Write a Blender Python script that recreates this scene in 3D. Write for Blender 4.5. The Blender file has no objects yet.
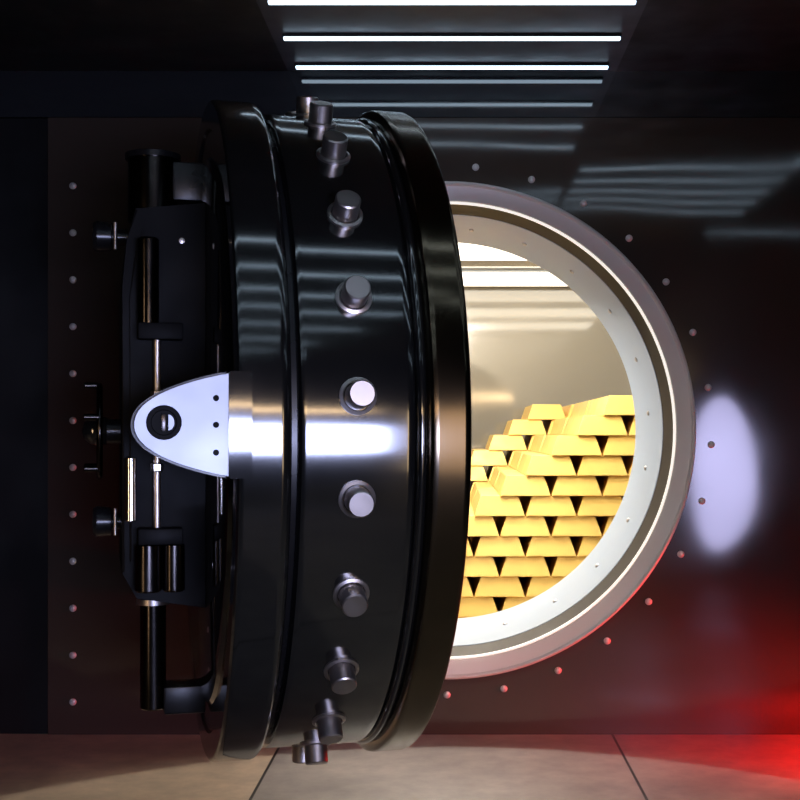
import bpy, bmesh, math, random
from mathutils import Vector, Matrix
random.seed(7)
PI = math.pi
S = bpy.context.scene
COL = S.collection
F, VX, VY, CAMZ = 1300.0, 452.0, 433.0, 1.58      # focal length in pixels, vanishing point, eye height

# ------------------------------------------------------------------ materials
def mat(name, col, rough=0.5, metal=0.0, spec=0.5, coat=0.0):
    m = bpy.data.materials.new(name); m.use_nodes = True
    b = m.node_tree.nodes['Principled BSDF']
    b.inputs['Base Color'].default_value = (*col, 1)
    b.inputs['Roughness'].default_value = rough
    b.inputs['Metallic'].default_value = metal
    b.inputs['Specular IOR Level'].default_value = spec
    b.inputs['Coat Weight'].default_value = coat
    return m, m.node_tree, b

def noise(nt, scale, detail=3, stretch=None, rough=0.5):
    tc = nt.nodes.new('ShaderNodeTexCoord'); n = nt.nodes.new('ShaderNodeTexNoise')
    n.inputs['Scale'].default_value = scale; n.inputs['Detail'].default_value = detail
    n.inputs['Roughness'].default_value = rough
    if stretch:
        mp = nt.nodes.new('ShaderNodeMapping'); mp.inputs['Scale'].default_value = stretch
        nt.links.new(tc.outputs['Object'], mp.inputs['Vector']); nt.links.new(mp.outputs[0], n.inputs['Vector'])
    else:
        nt.links.new(tc.outputs['Object'], n.inputs['Vector'])
    return n

def ramp(nt, src, stops):
    r = nt.nodes.new('ShaderNodeValToRGB')
    e = r.color_ramp.elements
    while len(e) < len(stops): e.new(0.5)
    for k, (p, c) in enumerate(stops):
        e[k].position = p; e[k].color = (*c, 1) if len(c) == 3 else c
    nt.links.new(src, r.inputs['Fac'])
    return r

def vary_rough(nt, b, n, lo, hi):
    mr = nt.nodes.new('ShaderNodeMapRange')
    mr.inputs['From Min'].default_value = 0.3; mr.inputs['From Max'].default_value = 0.7
    mr.inputs['To Min'].default_value = lo; mr.inputs['To Max'].default_value = hi
    nt.links.new(n.outputs['Fac'], mr.inputs['Value']); nt.links.new(mr.outputs[0], b.inputs['Roughness'])

def bump(nt, b, n, strength, dist):
    bp = nt.nodes.new('ShaderNodeBump'); bp.inputs['Strength'].default_value = strength
    bp.inputs['Distance'].default_value = dist
    nt.links.new(n.outputs['Fac'], bp.inputs['Height']); nt.links.new(bp.outputs[0], b.inputs['Normal'])

def emit(name, col, strength):
    m, nt, b = mat(name, (0.8, 0.8, 0.8), 0.5)
    b.inputs['Emission Color'].default_value = (*col, 1)
    b.inputs['Emission Strength'].default_value = strength
    return m

M = {}
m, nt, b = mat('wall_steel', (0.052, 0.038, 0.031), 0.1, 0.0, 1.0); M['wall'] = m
vary_rough(nt, b, noise(nt, 1.6, 4), 0.05, 0.095)
bump(nt, b, noise(nt, 0.75, 1), 0.35, 0.045)
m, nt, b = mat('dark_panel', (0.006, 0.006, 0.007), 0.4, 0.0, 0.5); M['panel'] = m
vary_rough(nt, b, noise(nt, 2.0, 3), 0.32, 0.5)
m, nt, b = mat('polished_band', (0.02, 0.022, 0.026), 0.04, 0.0, 1.0, 0.6); M['band'] = m
b.inputs['Coat Roughness'].default_value = 0.03
vary_rough(nt, b, noise(nt, 3.0, 2), 0.03, 0.07)
m, nt, b = mat('ceiling_paint', (0.010, 0.0105, 0.012), 0.5, 0.0, 0.4); M['ceil'] = m
vary_rough(nt, b, noise(nt, 4.0, 3), 0.4, 0.6)
m, nt, b = mat('light_bay', (0.05, 0.058, 0.075), 0.45, 0.0, 0.5); M['bay'] = m
vary_rough(nt, b, noise(nt, 4.0, 3), 0.35, 0.55)

# floor: big concrete slabs with joints, a slight sheen
m, nt, b = mat('concrete_floor', (0.3, 0.28, 0.26), 0.4, 0.0, 0.4); M['floor'] = m
n1 = noise(nt, 1.1, 6, rough=0.6); n2 = noise(nt, 7.0, 6, rough=0.65)
r1 = ramp(nt, n1.outputs['Fac'], [(0.3, (0.22, 0.21, 0.195)), (0.55, (0.33, 0.31, 0.285)), (0.75, (0.42, 0.39, 0.35))])
r2 = ramp(nt, n2.outputs['Fac'], [(0.35, (0.8, 0.8, 0.8)), (0.7, (1.1, 1.08, 1.05))])
mx = nt.nodes.new('ShaderNodeMix'); mx.data_type = 'RGBA'; mx.blend_type = 'MULTIPLY'; mx.inputs['Factor'].default_value = 1
nt.links.new(r1.outputs[0], mx.inputs['A']); nt.links.new(r2.outputs[0], mx.inputs['B'])
tc = nt.nodes.new('ShaderNodeTexCoord'); sx = nt.nodes.new('ShaderNodeSeparateXYZ'); nt.links.new(tc.outputs['Object'], sx.inputs[0])
def joint(axis, off, pitch, half):
    a = nt.nodes.new('ShaderNodeMath'); a.operation = 'ADD'; a.inputs[1].default_value = off
    nt.links.new(sx.outputs[axis], a.inputs[0])
    w = nt.nodes.new('ShaderNodeMath'); w.operation = 'WRAP'; w.inputs[1].default_value = pitch / 2; w.inputs[2].default_value = -pitch / 2
    nt.links.new(a.outputs[0], w.inputs[0])
    ab = nt.nodes.new('ShaderNodeMath'); ab.operation = 'ABSOLUTE'; nt.links.new(w.outputs[0], ab.inputs[0])
    lt = nt.nodes.new('ShaderNodeMath'); lt.operation = 'LESS_THAN'; lt.inputs[1].default_value = half
    nt.links.new(ab.outputs[0], lt.inputs[0]); return lt
jx = joint('X', 0.87, 1.71, 0.0065); jy = joint('Y', -3.6, 1.9, 0.0065)
jm = nt.nodes.new('ShaderNodeMath'); jm.operation = 'MAXIMUM'
nt.links.new(jx.outputs[0], jm.inputs[0]); nt.links.new(jy.outputs[0], jm.inputs[1])
mj = nt.nodes.new('ShaderNodeMix'); mj.data_type = 'RGBA'; mj.inputs['B'].default_value = (0.012, 0.010, 0.009, 1)
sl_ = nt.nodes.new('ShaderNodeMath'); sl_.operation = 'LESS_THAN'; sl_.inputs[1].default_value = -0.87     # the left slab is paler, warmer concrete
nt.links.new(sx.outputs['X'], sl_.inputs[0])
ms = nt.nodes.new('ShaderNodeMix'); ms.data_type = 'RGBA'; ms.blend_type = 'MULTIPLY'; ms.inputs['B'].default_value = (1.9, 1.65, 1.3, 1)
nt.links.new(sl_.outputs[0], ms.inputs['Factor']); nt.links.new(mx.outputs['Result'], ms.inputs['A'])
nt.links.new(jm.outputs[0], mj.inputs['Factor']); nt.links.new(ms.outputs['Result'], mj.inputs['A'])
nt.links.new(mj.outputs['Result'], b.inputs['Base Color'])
vary_rough(nt, b, n1, 0.3, 0.5); bump(nt, b, n2, 0.12, 0.01)

def metal(key, col, rlo, rhi, scale=6, spec=0.5, met=1.0, stretch=None):
    m, nt, b = mat(key, col, rlo, met, spec); M[key] = m
    vary_rough(nt, b, noise(nt, scale, 3, stretch), rlo, rhi)
    return m, nt, b
metal('black_gloss', (0.006, 0.006, 0.006), 0.08, 0.13, 2.0, 1.0, 0.0)[2].inputs['IOR'].default_value = 1.75
metal('black_satin', (0.006, 0.006, 0.007), 0.22, 0.34, 5.0, 0.4, 0.0)
metal('flange_haze_tint', (0.15, 0.118, 0.08), 0.14, 0.2, 2.0)  # warm haze from the opening is put into the flange colour
metal('matte_black', (0.004, 0.004, 0.0045), 0.4, 0.55, 5.0, 0.06, 0.0)
metal('dark_rod', (0.055, 0.05, 0.048), 0.14, 0.24, 6.0)
metal('bolt_steel', (0.58, 0.53, 0.51), 0.28, 0.42, 14.0)
metal('bright_steel', (0.33, 0.35, 0.40), 0.44, 0.5, 5.0, met=0.9)
metal('dark_recess', (0.03, 0.03, 0.045), 0.3, 0.4, 9.0, met=0.6)
metal('ring_steel', (0.80, 0.77, 0.72), 0.32, 0.45, 4.0, met=0.3)
metal('bead_chrome', (0.95, 0.93, 0.88), 0.12, 0.2, 4.0)
metal('bronze', (0.045, 0.029, 0.014), 0.5, 0.6, 5.0, met=0.0, spec=0.3)
metal('liner_paint', (0.49, 0.57, 0.69), 0.4, 0.55, 5.0, met=0.0)
metal('rivet_steel', (0.75, 0.70, 0.66), 0.35, 0.5, 9.0, met=0.25)
metal('inner_wall', (0.33, 0.31, 0.27), 0.05, 0.08, 1.5, 0.5, 0.0)[2].inputs['IOR'].default_value = 2.3
metal('inner_floor', (0.42, 0.38, 0.32), 0.3, 0.45, 2.0, 0.6, 0.0)
m, nt, b = metal('gold', (0.86, 0.59, 0.17), 0.34, 0.46, 9.0, spec=0.3, met=0.35)
bump(nt, b, noise(nt, 30.0, 2), 0.05, 0.004)
M['strip_glow'] = emit('strip_glow', (0.60, 0.80, 1.0), 3.3)
M['edge_highlight'] = emit('edge_highlight', (1.0, 0.93, 0.82), 0.85)  # highlight on the polished edge, put in as emission
M['inner_glow'] = emit('inner_glow', (1.0, 0.93, 0.78), 3.0)

# ------------------------------------------------------------------ mesh helpers
def obj(name, bm, m, parent=None, smooth=35):
    bmesh.ops.recalc_face_normals(bm, faces=bm.faces[:])
    me = bpy.data.meshes.new(name); bm.to_mesh(me); bm.free()
    me.materials.append(m)
    if smooth:
        me.shade_smooth(); me.set_sharp_from_angle(angle=math.radians(smooth))
    o = bpy.data.objects.new(name, me); COL.objects.link(o)
    if parent: o.parent = parent
    return o
def box_bm(x0, x1, y0, y1, z0, z1, bev=0.0, bm=None):
    own = bm is None
    if own: bm = bmesh.new()
    vs = [bm.verts.new((x, y, z)) for x in (x0, x1) for y in (y0, y1) for z in (z0, z1)]
    fs = [bm.faces.new([vs[i] for i in q]) for q in ((0,1,3,2),(4,6,7,5),(0,4,5,1),(2,3,7,6),(0,2,6,4),(1,5,7,3))]
    if bev:
        es = {e for f in fs for e in f.edges}
        bmesh.ops.bevel(bm, geom=list(es), offset=bev, segments=2, affect='EDGES', profile=0.6)
    return bm
def lathe_bm(prof, axis='X', seg=128, centre=(0, 0, 0), bm=None, closed=False):
    """prof = [(along, radius)...] turned about the axis"""
    if bm is None: bm = bmesh.new()
    c = Vector(centre); rings = []
    def pt(a, r, t):
        u, v = r * math.cos(t), r * math.sin(t)
        return c + Vector({'X': (a, u, v), 'Y': (u, a, v), 'Z': (u, v, a)}[axis])
    for a, r in prof:
        if r < 1e-6: rings.append([bm.verts.new(pt(a, 0, 0))])
        else: rings.append([bm.verts.new(pt(a, r, 2 * PI * k / seg)) for k in range(seg)])
    pairs = list(zip(rings, rings[1:])) + ([(rings[-1], rings[0])] if closed else [])
    for p, q in pairs:
        for k in range(seg):
            j = (k + 1) % seg
            if len(p) == 1 and len(q) == 1: continue
            if len(p) == 1: bm.faces.new((p[0], q[k], q[j]))
            elif len(q) == 1: bm.faces.new((p[k], q[0], p[j]))
            else: bm.faces.new((p[k], q[k], q[j], p[j]))
    return bm
def rod_bm(p0, p1, r, seg=24, bev=0.004, bm=None):
    """a capped round rod with bevelled ends between two points"""
    if bm is None: bm = bmesh.new()
    p0, p1 = Vector(p0), Vector(p1); d = p1 - p0; L = d.length
    rot = d.to_track_quat('Z', 'Y').to_matrix()
    rings = []
    for a, rr in ((0, 0), (0, r - bev), (bev, r), (L - bev, r), (L, r - bev), (L, 0)):
        if rr == 0: rings.append([bm.verts.new(p0 + rot @ Vector((0, 0, a)))])
        else: rings.append([bm.verts.new(p0 + rot @ Vector((rr * math.cos(2*PI*k/seg), rr * math.sin(2*PI*k/seg), a))) for k in range(seg)])
    for p, q in zip(rings, rings[1:]):
        for k in range(seg):
            j = (k + 1) % seg
            if len(p) == 1: bm.faces.new((p[0], q[k], q[j]))
            elif len(q) == 1: bm.faces.new((p[k], q[0], p[j]))
            else: bm.faces.new((p[k], q[k], q[j], p[j]))
    return bm
def prism_bm(pts, lo, hi, plane='XZ', bev=0.0):
    """polygon pts in a plane, extruded along the remaining axis from lo to hi"""
    bm = bmesh.new()
    def v(p, h):
        return {'XZ': (p[0], h, p[1]), 'XY': (p[0], p[1], h), 'YZ': (h, p[0], p[1])}[plane]
    A = [bm.verts.new(v(p, lo)) for p in pts]; B = [bm.verts.new(v(p, hi)) for p in pts]
    f1 = bm.faces.new(A); f2 = bm.faces.new(B[::-1]); n = len(pts)
    for k in range(n): bm.faces.new((A[k], B[k], B[(k+1) % n], A[(k+1) % n]))
    if bev:
        bmesh.ops.bevel(bm, geom=list(set(f1.edges) | set(f2.edges)), offset=bev, segments=2, affect='EDGES')
    return bm
def tag(o, label=None, cat=None, group=None, kind=None):
    if label: o['label'] = label
    if cat: o['category'] = cat
    if group: o['group'] = group
    if kind: o['kind'] = kind
    return o
def thing(name, label, cat, loc, rz=0, group=None):
    o = bpy.data.objects.new(name, None); COL.objects.link(o); o.empty_display_size = 0.1
    o.location = loc; o.rotation_euler = (0, 0, rz)
    return tag(o, label, cat, group)
def struct(name, bm, m, label, cat='wall', smooth=35):
    return tag(obj(name, bm, m, None, smooth), label, cat, None, 'structure')

# ------------------------------------------------------------------ the room
WY, CEIL = 6.81, CAMZ + 1.897
BETA = math.radians(15.3)                      # how far the door is short of fully square
HX, HZ = -0.026, 1.594                        # centre of the round opening
LFT, RGT, BACK = -4.6, 4.6, -6.0
PANEL = -2.117                                # edge of the riveted panel

def wall_with_hole(x0, x1, z0, z1, y0, y1, r, seg=128):
    bm = bmesh.new()
    def edge_pt(t):
        dx, dz = math.cos(t), math.sin(t); k = 1e9
        if dx > 1e-9: k = min(k, (x1 - HX) / dx)
        if dx < -1e-9: k = min(k, (x0 - HX) / dx)
        if dz > 1e-9: k = min(k, (z1 - HZ) / dz)
        if dz < -1e-9: k = min(k, (z0 - HZ) / dz)
        return HX + dx * k, HZ + dz * k
    ts = sorted([2 * PI * k / seg for k in range(seg)] +
                [math.atan2(z - HZ, x - HX) % (2 * PI) for x in (x0, x1) for z in (z0, z1)])
    L = []
    for y in (y0, y1):
        inn = [bm.verts.new((HX + r * math.cos(t), y, HZ + r * math.sin(t))) for t in ts]
        out = [bm.verts.new((edge_pt(t)[0], y, edge_pt(t)[1])) for t in ts]
        L.append((inn, out))
    n = len(ts)
    for k in range(n):
        j = (k + 1) % n
        for inn, out in L: bm.faces.new((inn[k], inn[j], out[j], out[k]))
        bm.faces.new((L[0][0][k], L[1][0][k], L[1][0][j], L[0][0][j]))
        bm.faces.new((L[0][1][k], L[1][1][k], L[1][1][j], L[0][1][j]))
    return bm
BAND = 3.232
wf = struct('wall_front', wall_with_hole(PANEL, RGT, 0, BAND, WY, 7.5, 1.27), M['wall'],
            'dark glossy riveted steel wall around the round vault opening')
struct('trim_1', box_bm(LFT, RGT, WY + 0.003, 7.5, BAND + 0.004, CEIL), M['band'],
       'polished dark steel band along the top of the vault wall', 'trim')
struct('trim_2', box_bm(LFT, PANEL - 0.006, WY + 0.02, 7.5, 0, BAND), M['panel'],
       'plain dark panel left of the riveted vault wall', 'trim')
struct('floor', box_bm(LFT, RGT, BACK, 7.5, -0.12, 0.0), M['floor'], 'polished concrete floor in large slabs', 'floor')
struct('ceiling', box_bm(LFT, RGT, BACK, 7.5, CEIL, CEIL + 0.15), M['ceil'], 'black ceiling carrying rows of strip lights', 'ceiling')
struct('wall_left', box_bm(LFT - 0.15, LFT, BACK, 7.5, 0, CEIL), M['panel'], 'black side wall left of the vault hall')
struct('wall_right', box_bm(RGT, RGT + 0.15, BACK, 7.5, 0, CEIL), M['panel'], 'black side wall right of the vault hall')
struct('wall_back', box_bm(LFT, RGT, BACK - 0.15, BACK, 0, CEIL), M['panel'], 'black wall at the far end behind the viewer')
struct('wall_inner_front', wall_with_hole(-2.6, 2.6, 0.0, CAMZ + 1.55, 7.501, 7.52, 1.09), M['inner_wall'], 'beige inside face of the vault wall around the opening')
# rivets on the wall: circle round the opening, column down the panel edge
def rivet_bm():
    return lathe_bm([(0.0, 0.0185), (-0.005, 0.0185), (-0.010, 0.014), (-0.0125, 0.007), (-0.013, 0)], 'Y', 16)
rv = obj('rivet', rivet_bm(), M['rivet_steel'], wf)
first = True
def put_rivet(x, z):
    global first
    o = rv if first else rv.copy()
    if not first: COL.objects.link(o); o.parent = wf
    first = False
    o.location = (x, WY, z)
RR = 264.5 / F * WY
for k in range(29):
    t = math.radians(-90 + k * 360 / 29)
    put_rivet(HX + RR * math.cos(t), HZ + RR * math.sin(t))
for k in range(12):
    put_rivet((73 - VX) / F * WY, CAMZ + (VY - (186 + 46.9 * k)) / F * WY)

# ------------------------------------------------------------------ strip lights in the ceiling
def strip(x0, x1, y, label, group, first=[None]):
    L = x1 - x0
    if first[0] is None:
        t = thing('ceiling_strip_light', label, 'ceiling light', (x0 + L/2, y, CEIL), 0, group)
        obj('housing', box_bm(-0.5, 0.5, -0.022, 0.022, -0.014, -0.0005, 0.002), M['ceil'], t, 0)
        obj('diffuser', box_bm(-0.498, 0.498, -0.015, 0.015, -0.026, -0.012, 0.004), M['strip_glow'], t, 0)
        first[0] = t
    else:
        t = first[0].copy(); COL.objects.link(t)
        for ch in first[0].children:
            c = ch.copy(); COL.objects.link(c); c.parent = t
        t.location = (x0 + L/2, y, CEIL); t['label'] = label; t['group'] = group
    t.scale = (L, 1, 1)
    return t
G0 = 'strip lights over the vault wall'
strip(-0.805, 0.805, 5.67, 'white ceiling strip light at top edge of picture, longest and farthest from the wall', G0)
strip(-0.805, 0.805, 6.19, 'white ceiling strip light, the middle one of three before the wall', G0)
strip(-0.805, 0.805, 6.68, 'white ceiling strip light closest to the wall, just above its mirror images', G0)
G1 = 'strip lights overhead seen as reflections'
for x0, x1, ys, where in ((-0.805, 0.805, (5.16,), 'on the wall under the band'),
                          (0.92, 2.45, (4.45, 4.0, 3.55, 3.1, 2.6), 'on the wall right of the opening'),
                          (2.35, 4.1, (4.65, 1.4), 'on the wall at the right edge')):
    for y in ys:
        strip(x0, x1, y, 'strip light outside the picture, seen only reflected ' + where, G1 + ' ' + where)
for y in (3.3, 2.88, 2.45, 2.03, 1.5, 0.9, 0.3):
    t = strip(-1.3, 0.9, y, 'strip light outside the picture, seen only reflected on the round door', G1 + ' on the door')
    t.rotation_euler = (0, 0, BETA)
struct('trim_3', box_bm(-0.86, 0.86, 5.0, WY, CEIL - 0.0004, CEIL + 0.05), M['bay'], 'grey ceiling bay between the three strip lights', 'trim')

# ------------------------------------------------------------------ door frame and tunnel
fr = bpy.data.objects.new('door_1', None); COL.objects.link(fr); fr.location = (HX, WY, HZ); fr.empty_display_size = 0.1
tag(fr, 'round grey steel doorway of the vault with pale bolted lining', 'doorway', None, 'structure')
obj('outer_ring', lathe_bm([(0.02, 1.30), (-0.028, 1.30), (-0.036, 1.297), (-0.040, 1.288), (-0.036, 1.278), (-0.030, 1.274),
                            (-0.012, 1.206), (-0.008, 1.200), (0.02, 1.197), (0.02, 1.26)], 'Y', 160, closed=True), M['ring_steel'], fr)
obj('glowing_edge', lathe_bm([(-0.004 + 0.007 * math.sin(2*PI*k/12), 1.191 + 0.007 * math.cos(2*PI*k/12)) for k in range(12)], 'Y', 160, closed=True),
    M['edge_highlight'], fr)  # bright edge line painted as glow; the edge itself is no lamp
obj('bronze_rebate', lathe_bm([(-0.001, 1.183), (0.03, 1.176), (0.12, 1.152), (0.12, 1.25), (0.0, 1.25)], 'Y', 160, closed=True), M['bronze'], fr)
ln = obj('tunnel_lining', lathe_bm([(0.122, 1.149), (0.69, 1.085), (0.69, 1.26), (0.122, 1.26)], 'Y', 160, closed=True), M['liner_paint'], fr)
slope = math.atan2(1.149 - 1.085, 0.568)
lb = None
for k in range(23):
    t = math.radians(-89 + k * 360 / 23)
    if lb is None:
        bm = lathe_bm([(0, 0.0135), (0.005, 0.0135), (0.009, 0.008), (0.0095, 0)], 'Z', 12)
        lb = obj('lining_bolt', bm, M['bolt_steel'], ln); o = lb
    else:
        o = lb.copy(); COL.objects.link(o); o.parent = ln
    r = 1.119; d = Vector((-math.cos(t), -math.sin(slope), -math.sin(t)))
    o.location = (r * math.cos(t), 0.388, r * math.sin(t))
    o.rotation_euler = d.to_track_quat('Z', 'Y').to_euler()

# ------------------------------------------------------------------ inside of the vault
IC = CAMZ + 1.55; IB = 13.7; IF = 0.0246
struct('floor_inner', box_bm(-2.6, 2.6, 7.502, IB, -0.1, IF), M['inner_floor'], 'pale floor inside the vault under the gold', 'floor')
struct('ceiling_inner', box_bm(-2.6, 2.6, 7.502, IB, IC, IC + 0.1), M['inner_wall'], 'beige ceiling inside the bright vault', 'ceiling')
struct('wall_inner_back', box_bm(-2.6, 2.6, IB, IB + 0.1, -0.1, IC + 0.1), M['inner_wall'], 'glossy beige wall at the back of the vault')
struct('wall_inner_left', box_bm(-2.7, -2.6, 7.502, IB + 0.1, -0.1, IC + 0.1), M['inner_wall'], 'beige side wall inside the vault, left')
struct('wall_inner_right', box_bm(2.6, 2.7, 7.502, IB + 0.1, -0.1, IC + 0.1), M['inner_wall'], 'beige side wall inside the vault, right')
for y, lab in ((8.88, 'wide warm ceiling light inside the vault, over the front of the gold, outside the picture'),
               (10.9, 'wide warm ceiling light inside the vault, upper one at the top of the opening'),
               (12.9, 'wide warm ceiling light inside the vault, lower one nearest the back wall')):
    t = thing('vault_ceiling_light', lab, 'ceiling light', (0, y, IC), 0, 'ceiling lights inside the vault')
    obj('light_frame', box_bm(-2.0, 2.0, -0.57, 0.57, -0.02, -0.001, 0.003), M['liner_paint'], t, 0)
    obj('diffuser', box_bm(-1.97, 1.97, -0.54, 0.54, -0.032, -0.019, 0.004), M['inner_glow'], t, 0)

# gold bars: three ranks, one behind the other
D1 = 9.0; K = D1 / F; PITCH = 51.5 * K; RH = 20.2 * K; BL = 1.28; NR = 13
def bar_bm():
    bm = bmesh.new(); w0, w1 = PITCH * 0.492, PITCH * 0.362; h = RH - 0.0012; e = 0.03
    A = [bm.verts.new(p) for p in ((-w0, 0, 0), (w0, 0, 0), (w0, BL, 0), (-w0, BL, 0))]
    B = [bm.verts.new(p) for p in ((-w1, e, h), (w1, e, h), (w1, BL - e, h), (-w1, BL - e, h))]
    bm.faces.new(A[::-1]); bm.faces.new(B)
    for k in range(4): bm.faces.new((A[k], A[(k+1) % 4], B[(k+1) % 4], B[k]))
    bmesh.ops.bevel(bm, geom=bm.edges[:], offset=0.005, segments=2, affect='EDGES')
    return bm
proto = [None]
NTH = ['top', 'second', 'third', 'fourth', 'fifth', 'sixth', 'seventh', 'eighth', 'ninth', 'tenth', 'eleventh', 'twelfth', 'lowest']
ORD = ['first', 'second', 'third', 'fourth', 'fifth', 'sixth', 'seventh']
def gold(px, row, y, label, group):
    x = (px + 25.75 - VX) * K; z = IF + (NR - 1 - row) * RH
    if proto[0] is None: o = proto[0] = obj('gold_bar', bar_bm(), M['gold'])
    else: o = proto[0].copy(); COL.objects.link(o)
    o.location = (x, y, z)
    tag(o, label, 'gold bar', group)
def in_hole(px, py): return (px - 449)**2 + (py - 432)**2 < 190**2
def door_edge(py): return 350 + 122 * math.sqrt(max(0, 1 - ((py - 425) / 312)**2))
for rank, (y, shift, lo, hi) in enumerate(((9.0, 0, 395, 705), (9.0 + BL + 0.03, 0, 420, 610), (11.84, -51.5, 420, 660))):
    s = D1 / y
    for row in range(NR):
        start = 602.7 + shift - 25.75 * row
        while start < lo: start += 51.5
        nvis = 0; c = 0
        while start <= hi:
            cx = VX + (start + 25.75 - VX) * s; cy = VY + (395 + 20.2 * (row + 0.5) - VY) * s; half = 24 * s
            vis = any(in_hole(cx + d, cy) and cx + d > door_edge(cy) for d in (-half, -half/2, 0, half/2, half))
            if rank == 0:
                if vis:
                    lab = 'gold bar in the front pile, %s row from the top, %s visible from the left' % (NTH[row], ORD[nvis]); g = 'gold bars in the front pile'; nvis += 1
                else: lab = 'gold bar of the front pile hidden behind the frame or door'; g = 'hidden gold bars of the front pile'
            elif rank == 1:
                if c == 0 and row < 6: lab = 'gold bar lying behind the sloping left edge of the front pile, %s row' % NTH[row]; g = 'gold bars between the piles'
                else: lab = 'gold bar between front and rear pile, hidden behind other bars'; g = 'hidden gold bars between the piles'
            else:
                vis = vis and row < 6 and c < 2
                if vis: lab = 'distant gold bar in the rear pile, %s row from top, %s from left' % (NTH[row], ORD[nvis]); g = 'gold bars in the rear pile'; nvis += 1
                else: lab = 'gold bar of the rear pile hidden behind the front pile'; g = 'hidden gold bars of the rear pile'
            gold(start, row, y, lab, g)
            start += 51.5; c += 1

# ------------------------------------------------------------------ the vault door, swung open
DZ = 1.2
dr = thing('vault_door', 'massive round black steel vault door swung open beside the opening', 'vault door', (-0.25, 5.03, 0.387), PI + BETA)
c0 = (0, 0, DZ)
sl = obj('inner_flange', lathe_bm([(0, 0), (0, 1.165), (0.004, 1.185), (0.012, 1.196), (0.022, 1.2), (0.028, 1.2), (0.106, 1.2), (0.112, 1.2), (0.122, 1.197), (0.128, 1.188), (0.130, 1.176),
                                   (0.134, 1.166), (0.134, 0)], 'X', 192, c0), M['flange_haze_tint'], dr, 25)
obj('groove_ring', lathe_bm([(0.135, 0.9), (0.135, 1.160), (0.142, 1.168), (0.150, 1.170), (0.158, 1.168), (0.164, 1.160), (0.164, 0.9)], 'X', 192, c0),
    M['black_gloss'], dr, 40)
obj('barrel', lathe_bm([(0.165, 0), (0.165, 1.140), (0.168, 1.152), (0.176, 1.160), (0.188, 1.163), (0.196, 1.163), (0.492, 1.163), (0.500, 1.163), (0.510, 1.160), (0.516, 1.150), (0.518, 1.135), (0.518, 0)], 'X', 192, c0),
    M['black_gloss'], dr, 25)
obj('seam_ring', lathe_bm([(0.519, 0.9), (0.519, 1.13), (0.537, 1.13), (0.537, 0.9)], 'X', 192, c0), M['black_satin'], dr, 25)
fl = obj('outer_flange', lathe_bm([(0.538, 0), (0.538, 1.150), (0.541, 1.172), (0.547, 1.187), (0.556, 1.196), (0.568, 1.2), (0.575, 1.2), (0.677, 1.2), (0.684, 1.2), (0.694, 1.197),
                              (0.700, 1.188), (0.700, 1.10), (0.692, 1.09), (0.692, 1.0), (0.704, 0.99), (0.716, 0.96), (0.716, 0)], 'X', 192, c0),
    M['black_gloss'], dr, 25)
# locking bolts all round the barrel
bolt0 = None
for k in range(24):
    t = math.radians(5.0 + 360 / 24 * k)
    M4 = Matrix.Translation((0.345, 0, DZ)) @ Matrix.Rotation(t, 4, 'X')
    if bolt0 is None:
        bolt0 = obj('locking_bolt', rod_bm((0, 1.12, 0), (0, 1.235, 0), 0.040, 32, 0.004), M['bolt_steel'], dr)
        obj('bolt_collar', lathe_bm([(1.14, 0.043), (1.172, 0.043), (1.174, 0.047), (1.170, 0.056), (1.14, 0.056)], 'Y', 32, closed=True), M['bolt_steel'], bolt0)
        bolt0.matrix_local = M4
    else:
        o = bolt0.copy(); COL.objects.link(o); o.parent = dr; o.matrix_local = M4
        for ch in bolt0.children:
            q = ch.copy(); COL.objects.link(q); q.parent = o
# bright pointed bracket at the edge nearest the viewer
FZ = DZ + 0.016
def fin_pts(x0, x1, h, n=28):
    up = []
    for k in range(n + 1):
        s = (k / n) ** 2                                  # dense near the rounded tip
        up.append((x1 - (x1 - x0) * s, FZ + h * s ** 0.46 * (1.10 - 0.10 * s)))
    return up + [(x, 2 * FZ - z) for x, z in reversed(up[1:])]
fin = obj('bracket_plate', prism_bm(fin_pts(0.727, 0.985, 0.145), 1.165, 1.222, 'XZ', 0.003), M['bright_steel'], dr, 20)
fin['label'] = 'bright pale steel pointed bracket plate'
obj('bracket_backing', prism_bm(fin_pts(0.727, 0.993, 0.153), 1.10, 1.1645, 'XZ', 0.003), M['black_satin'], dr, 20)
obj('bracket_block', prism_bm([(r * math.cos(a), FZ + r * math.sin(a)) for r, sg in ((1.217, 1), (1.11, -1)) for a in [sg * math.radians(-7.2 + 14.4 * k / 16) for k in range(17)]],
    0.660, 0.7255, 'YZ', 0.004), M['black_gloss'], dr, 20)
PX, PZ = 0.905, FZ + 0.006
sw = obj('pivot_screw', lathe_bm([(1.2205, 0.030), (1.2205, 0.049), (1.226, 0.048), (1.2265, 0.036), (1.2235, 0.034), (1.2235, 0.0)], 'Y', 40, (PX, 0, PZ)), M['matte_black'], fin)
obj('screw_slot', box_bm(PX - 0.004, PX + 0.008, 1.223, 1.2285, PZ - 0.024, PZ + 0.024, 0.001), M['dark_rod'], sw)
bm = bmesh.new()
arc = [(PX - 0.012 - 0.016 * math.cos(a), PZ + 0.022 * math.sin(a)) for a in [(-PI/2 + PI * k / 10) for k in range(11)]]
obj('screw_face', prism_bm(arc, 1.223, 1.227, 'XZ'), M['bright_steel'], sw)
for dz in (0.075, 0.0, -0.078):
    obj('bracket_rivet', lathe_bm([(1.2205, 0.0), (1.2205, 0.009), (1.2235, 0.0085), (1.224, 0.0)], 'Y', 16, (0.762, 0, FZ + dz)), M['matte_black'], fin)
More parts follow.
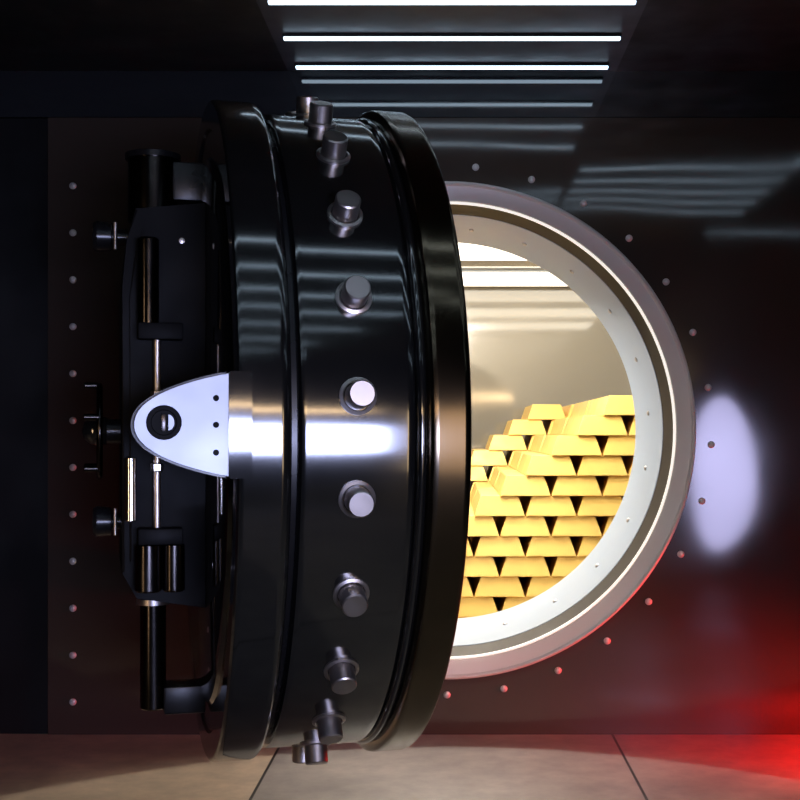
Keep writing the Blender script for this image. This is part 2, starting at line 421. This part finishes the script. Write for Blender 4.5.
# mechanism housing on the outer face
hp = [(0.717, DZ - 0.62), (0.95, DZ - 0.58), (1.0, DZ - 0.49), (1.0, DZ + 0.50), (0.985, DZ + 0.66), (0.955, DZ + 0.77), (0.717, DZ + 0.80)]
hs = obj('mechanism_housing', prism_bm(hp, -0.30, 0.30, 'XZ', 0.008), M['matte_black'], dr, 20)
cv = [(0.76, DZ - 0.54), (0.955, DZ - 0.50), (0.975, DZ - 0.45), (0.975, DZ + 0.46), (0.955, DZ + 0.62), (0.93, DZ + 0.70), (0.76, DZ + 0.72)]
obj('side_cover', prism_bm(cv, 0.301, 0.318, 'XZ', 0.006), M['matte_black'], hs, 20)
for x, z in ((0.80, -0.48), (0.94, -0.44), (0.80, 0.66), (0.92, 0.62), (0.945, 0.0)):
    obj('cover_screw', lathe_bm([(0.317, 0.011), (0.323, 0.010), (0.325, 0.0)], 'Y', 14, (x, 0, DZ + z)), M['bolt_steel'], hs)
def upright(name, x, y, z0, z1, r, mname='dark_rod', bev=0.006, parent=None):
    return obj(name, rod_bm((x, y, DZ + z0), (x, y, DZ + z1), r, 32, bev), M[mname], parent or dr)
# pressure posts above and below the housing
lo = upright('pressure_post', 0.885, 0.02, -1.02, -0.60, 0.047)
obj('post_ring', lathe_bm([(-0.635, 0.045), (-0.635, 0.060), (-0.615, 0.060), (-0.615, 0.045)], 'Z', 32, (0.885, 0.02, DZ), closed=True), M['bolt_steel'], lo)
up = upright('pressure_post', 0.885, 0.02, 0.76, 1.02, 0.090)
obj('post_ring', lathe_bm([(0.995, 0.088), (0.995, 0.10), (1.015, 0.10), (1.015, 0.088)], 'Z', 32, (0.885, 0.02, DZ), closed=True), M['black_satin'], up)
obj('post_bracket', box_bm(0.70, 0.85, -0.06, 0.10, DZ - 1.03, DZ - 0.93, 0.01), M['black_satin'], lo)
obj('post_bracket', box_bm(0.70, 0.82, -0.06, 0.10, DZ + 0.84, DZ + 0.98, 0.01), M['black_satin'], up)
# round bars on the near side of the housing
upright('guide_bar', 0.915, 0.360, 0.36, 0.66, 0.036)
upright('guide_bar', 0.915, 0.360, -0.55, -0.385, 0.045)
upright('guide_bar', 0.83, 0.362, -0.55, -0.385, 0.038)
tr = upright('tie_rod', 0.885, 0.345, -0.34, 0.32, 0.013, 'bolt_steel', 0.003)
for z in (-0.125, 0.125):
    obj('rod_nut', rod_bm((0.885, 0.345, DZ + z - 0.014), (0.885, 0.345, DZ + z + 0.014), 0.022, 6, 0.003), M['bolt_steel'], tr)
upright('slide_bar', 0.972, 0.33, -0.31, -0.09, 0.020, 'bead_chrome', 0.004)
for z in (-0.36, 0.34):
    obj('bar_clamp', box_bm(0.80, 0.95, 0.315, 0.40, DZ + z - 0.028, DZ + z + 0.028, 0.006), M['matte_black'], hs)
# hand wheel on its shaft
hw = obj('handwheel', lathe_bm([(1.075 + 0.011 * math.sin(2*PI*k/12), 0.165 + 0.012 * math.cos(2*PI*k/12)) for k in range(12)], 'X', 64, c0, closed=True), M['dark_rod'], dr, 60)
obj('wheel_shaft', rod_bm((0.99, 0, DZ), (1.06, 0, DZ), 0.045, 32), M['black_satin'], hw)
obj('hub', lathe_bm([(1.05, 0.0), (1.05, 0.05), (1.075, 0.058), (1.105, 0.052), (1.128, 0.034), (1.138, 0.0)], 'X', 32, c0), M['black_gloss'], hw)
for k in range(5):
    t = 2 * PI * k / 5 + 0.3
    d = Vector((0, math.cos(t), math.sin(t)))
    e = Vector((1.075, 0, DZ))
    sp = obj('spoke', rod_bm(e + d * 0.04, e + d * 0.16, 0.009, 16, 0.002), M['dark_rod'], hw)
    obj('grip', rod_bm(e + d * 0.165, e + d * 0.165 + Vector((0.055, 0, 0)), 0.012, 16, 0.003), M['dark_rod'], hw)
for z in (-0.33, 0.71):
    kb = obj('lock_knob', lathe_bm([(0.975, 0), (0.975, 0.030), (1.03, 0.030), (1.035, 0.052), (1.085, 0.056), (1.098, 0.048), (1.10, 0.0)], 'X', 32, (0, 0, DZ + z)), M['black_satin'], dr)
    obj('knob_pin', rod_bm((1.02, 0.035, DZ + z - 0.05), (1.02, 0.035, DZ + z + 0.05), 0.007, 12, 0.002), M['bolt_steel'], kb)
# hinge behind the door: post on the wall and two arms
ci, si = math.cos(PI + BETA), math.sin(PI + BETA)
def to_local(x, y):
    dx, dy = x + 0.25, y - 5.03
    return dx * ci + dy * si, -dx * si + dy * ci
hx, hy = to_local(-1.47, 6.52)
hg = obj('hinge_post', rod_bm((hx, hy, DZ - 0.85), (hx, hy, DZ + 0.85), 0.085, 32, 0.01), M['black_satin'], dr)
for z in (-0.55, 0.55):
    obj('hinge_arm', prism_bm([(hx + 0.12, hy + 0.03), (hx - 0.10, hy - 0.09), (0.42, -1.10), (0.42, -0.95), (0.66, -0.95)][::-1], DZ + z - 0.09, DZ + z + 0.09, 'XY', 0.01), M['black_satin'], hg)
    w0, w1 = to_local(-1.47, 6.60), to_local(-1.47, 6.79)
    obj('hinge_bracket', rod_bm((*w0, DZ + z * 1.4), (*w1, DZ + z * 1.4), 0.10, 24, 0.01), M['black_satin'], hg)

# ------------------------------------------------------------------ lights
def area(name, loc, target, w, h, power, col, spread=180):
    l = bpy.data.lights.new(name, 'AREA'); l.shape = 'RECTANGLE'; l.size = w; l.size_y = h
    l.energy = power; l.color = col; l.spread = math.radians(spread)
    o = bpy.data.objects.new(name, l); COL.objects.link(o); o.location = loc
    o.rotation_euler = (Vector(target) - Vector(loc)).to_track_quat('-Z', 'Y').to_euler(); return o
def point(name, loc, power, col, r):
    l = bpy.data.lights.new(name, 'POINT'); l.energy = power; l.color = col; l.shadow_soft_size = r
    o = bpy.data.objects.new(name, l); COL.objects.link(o); o.location = loc; return o
BLUE = (0.54, 0.60, 1.0)
area('blue_softbox', (1.6, -2.0, 1.27), (-0.6, 3.7, 1.5), 2.2, 1.0, 15, BLUE, 38)
area('blue_softbox_wall', (3.30, -2.0, 1.18), (1.5, 6.81, 1.4), 0.72, 1.9, 0.75, (0.62, 0.60, 1.0), 26).data.shape = 'ELLIPSE'
area('warm_fill', (3.3, -1.5, 1.2), (-2.0, 4.0, 1.3), 0.8, 2.4, 2.6, (1.0, 0.70, 0.38), 50)  # added light for the warm tone on barrel and flange
area('warm_batten', (1.3, -2.4, 2.40), (-0.2, 4.0, 1.6), 3.0, 0.10, 2.5, (1.0, 0.68, 0.35), 60)
point('vault_lamp', (0.0, 8.43, 2.95), 215, (1.0, 0.93, 0.82), 0.05)
area('gold_fill', (0.0, 7.65, 2.95), (0.3, 9.6, 0.8), 2.6, 0.3, 18, (1.0, 0.90, 0.70), 70)  # added fill to brighten the fronts of the bars
area('red_beacon', (2.62, 6.05, 0.34), (1.55, 6.35, -0.22), 0.6, 0.5, 40, (1.0, 0.010, 0.007), 100)
area('ring_fill', (1.2, 3.6, 3.36), (0.25, 6.8, 1.25), 0.3, 0.3, 3.2, (1.0, 0.88, 0.74), 35)  # added fill to brighten the doorway ring, no fixture there
area('warm_wall_lamp', (-2.44, 2.15, 1.4), (-1.05, 4.8, 1.45), 0.10, 2.0, 0.5, (1.0, 0.66, 0.36), 34)

w = bpy.data.worlds.new('world'); S.world = w; w.use_nodes = True
w.node_tree.nodes['Background'].inputs[0].default_value = (0, 0, 0, 1)

# ------------------------------------------------------------------ camera
cam = bpy.data.cameras.new('camera'); co = bpy.data.objects.new('camera', cam); COL.objects.link(co)
co.location = (0, 0, CAMZ); co.rotation_euler = (PI / 2, 0, 0)
cam.sensor_width = 36; cam.lens = 36 * F / 800
cam.shift_x = -(VX - 400) / 800; cam.shift_y = (VY - 400) / 800
cam.clip_end = 60
S.camera = co
S.view_settings.view_transform = 'Standard'; S.view_settings.look = 'None'
S.view_settings.exposure = 0.0; S.view_settings.gamma = 1.0
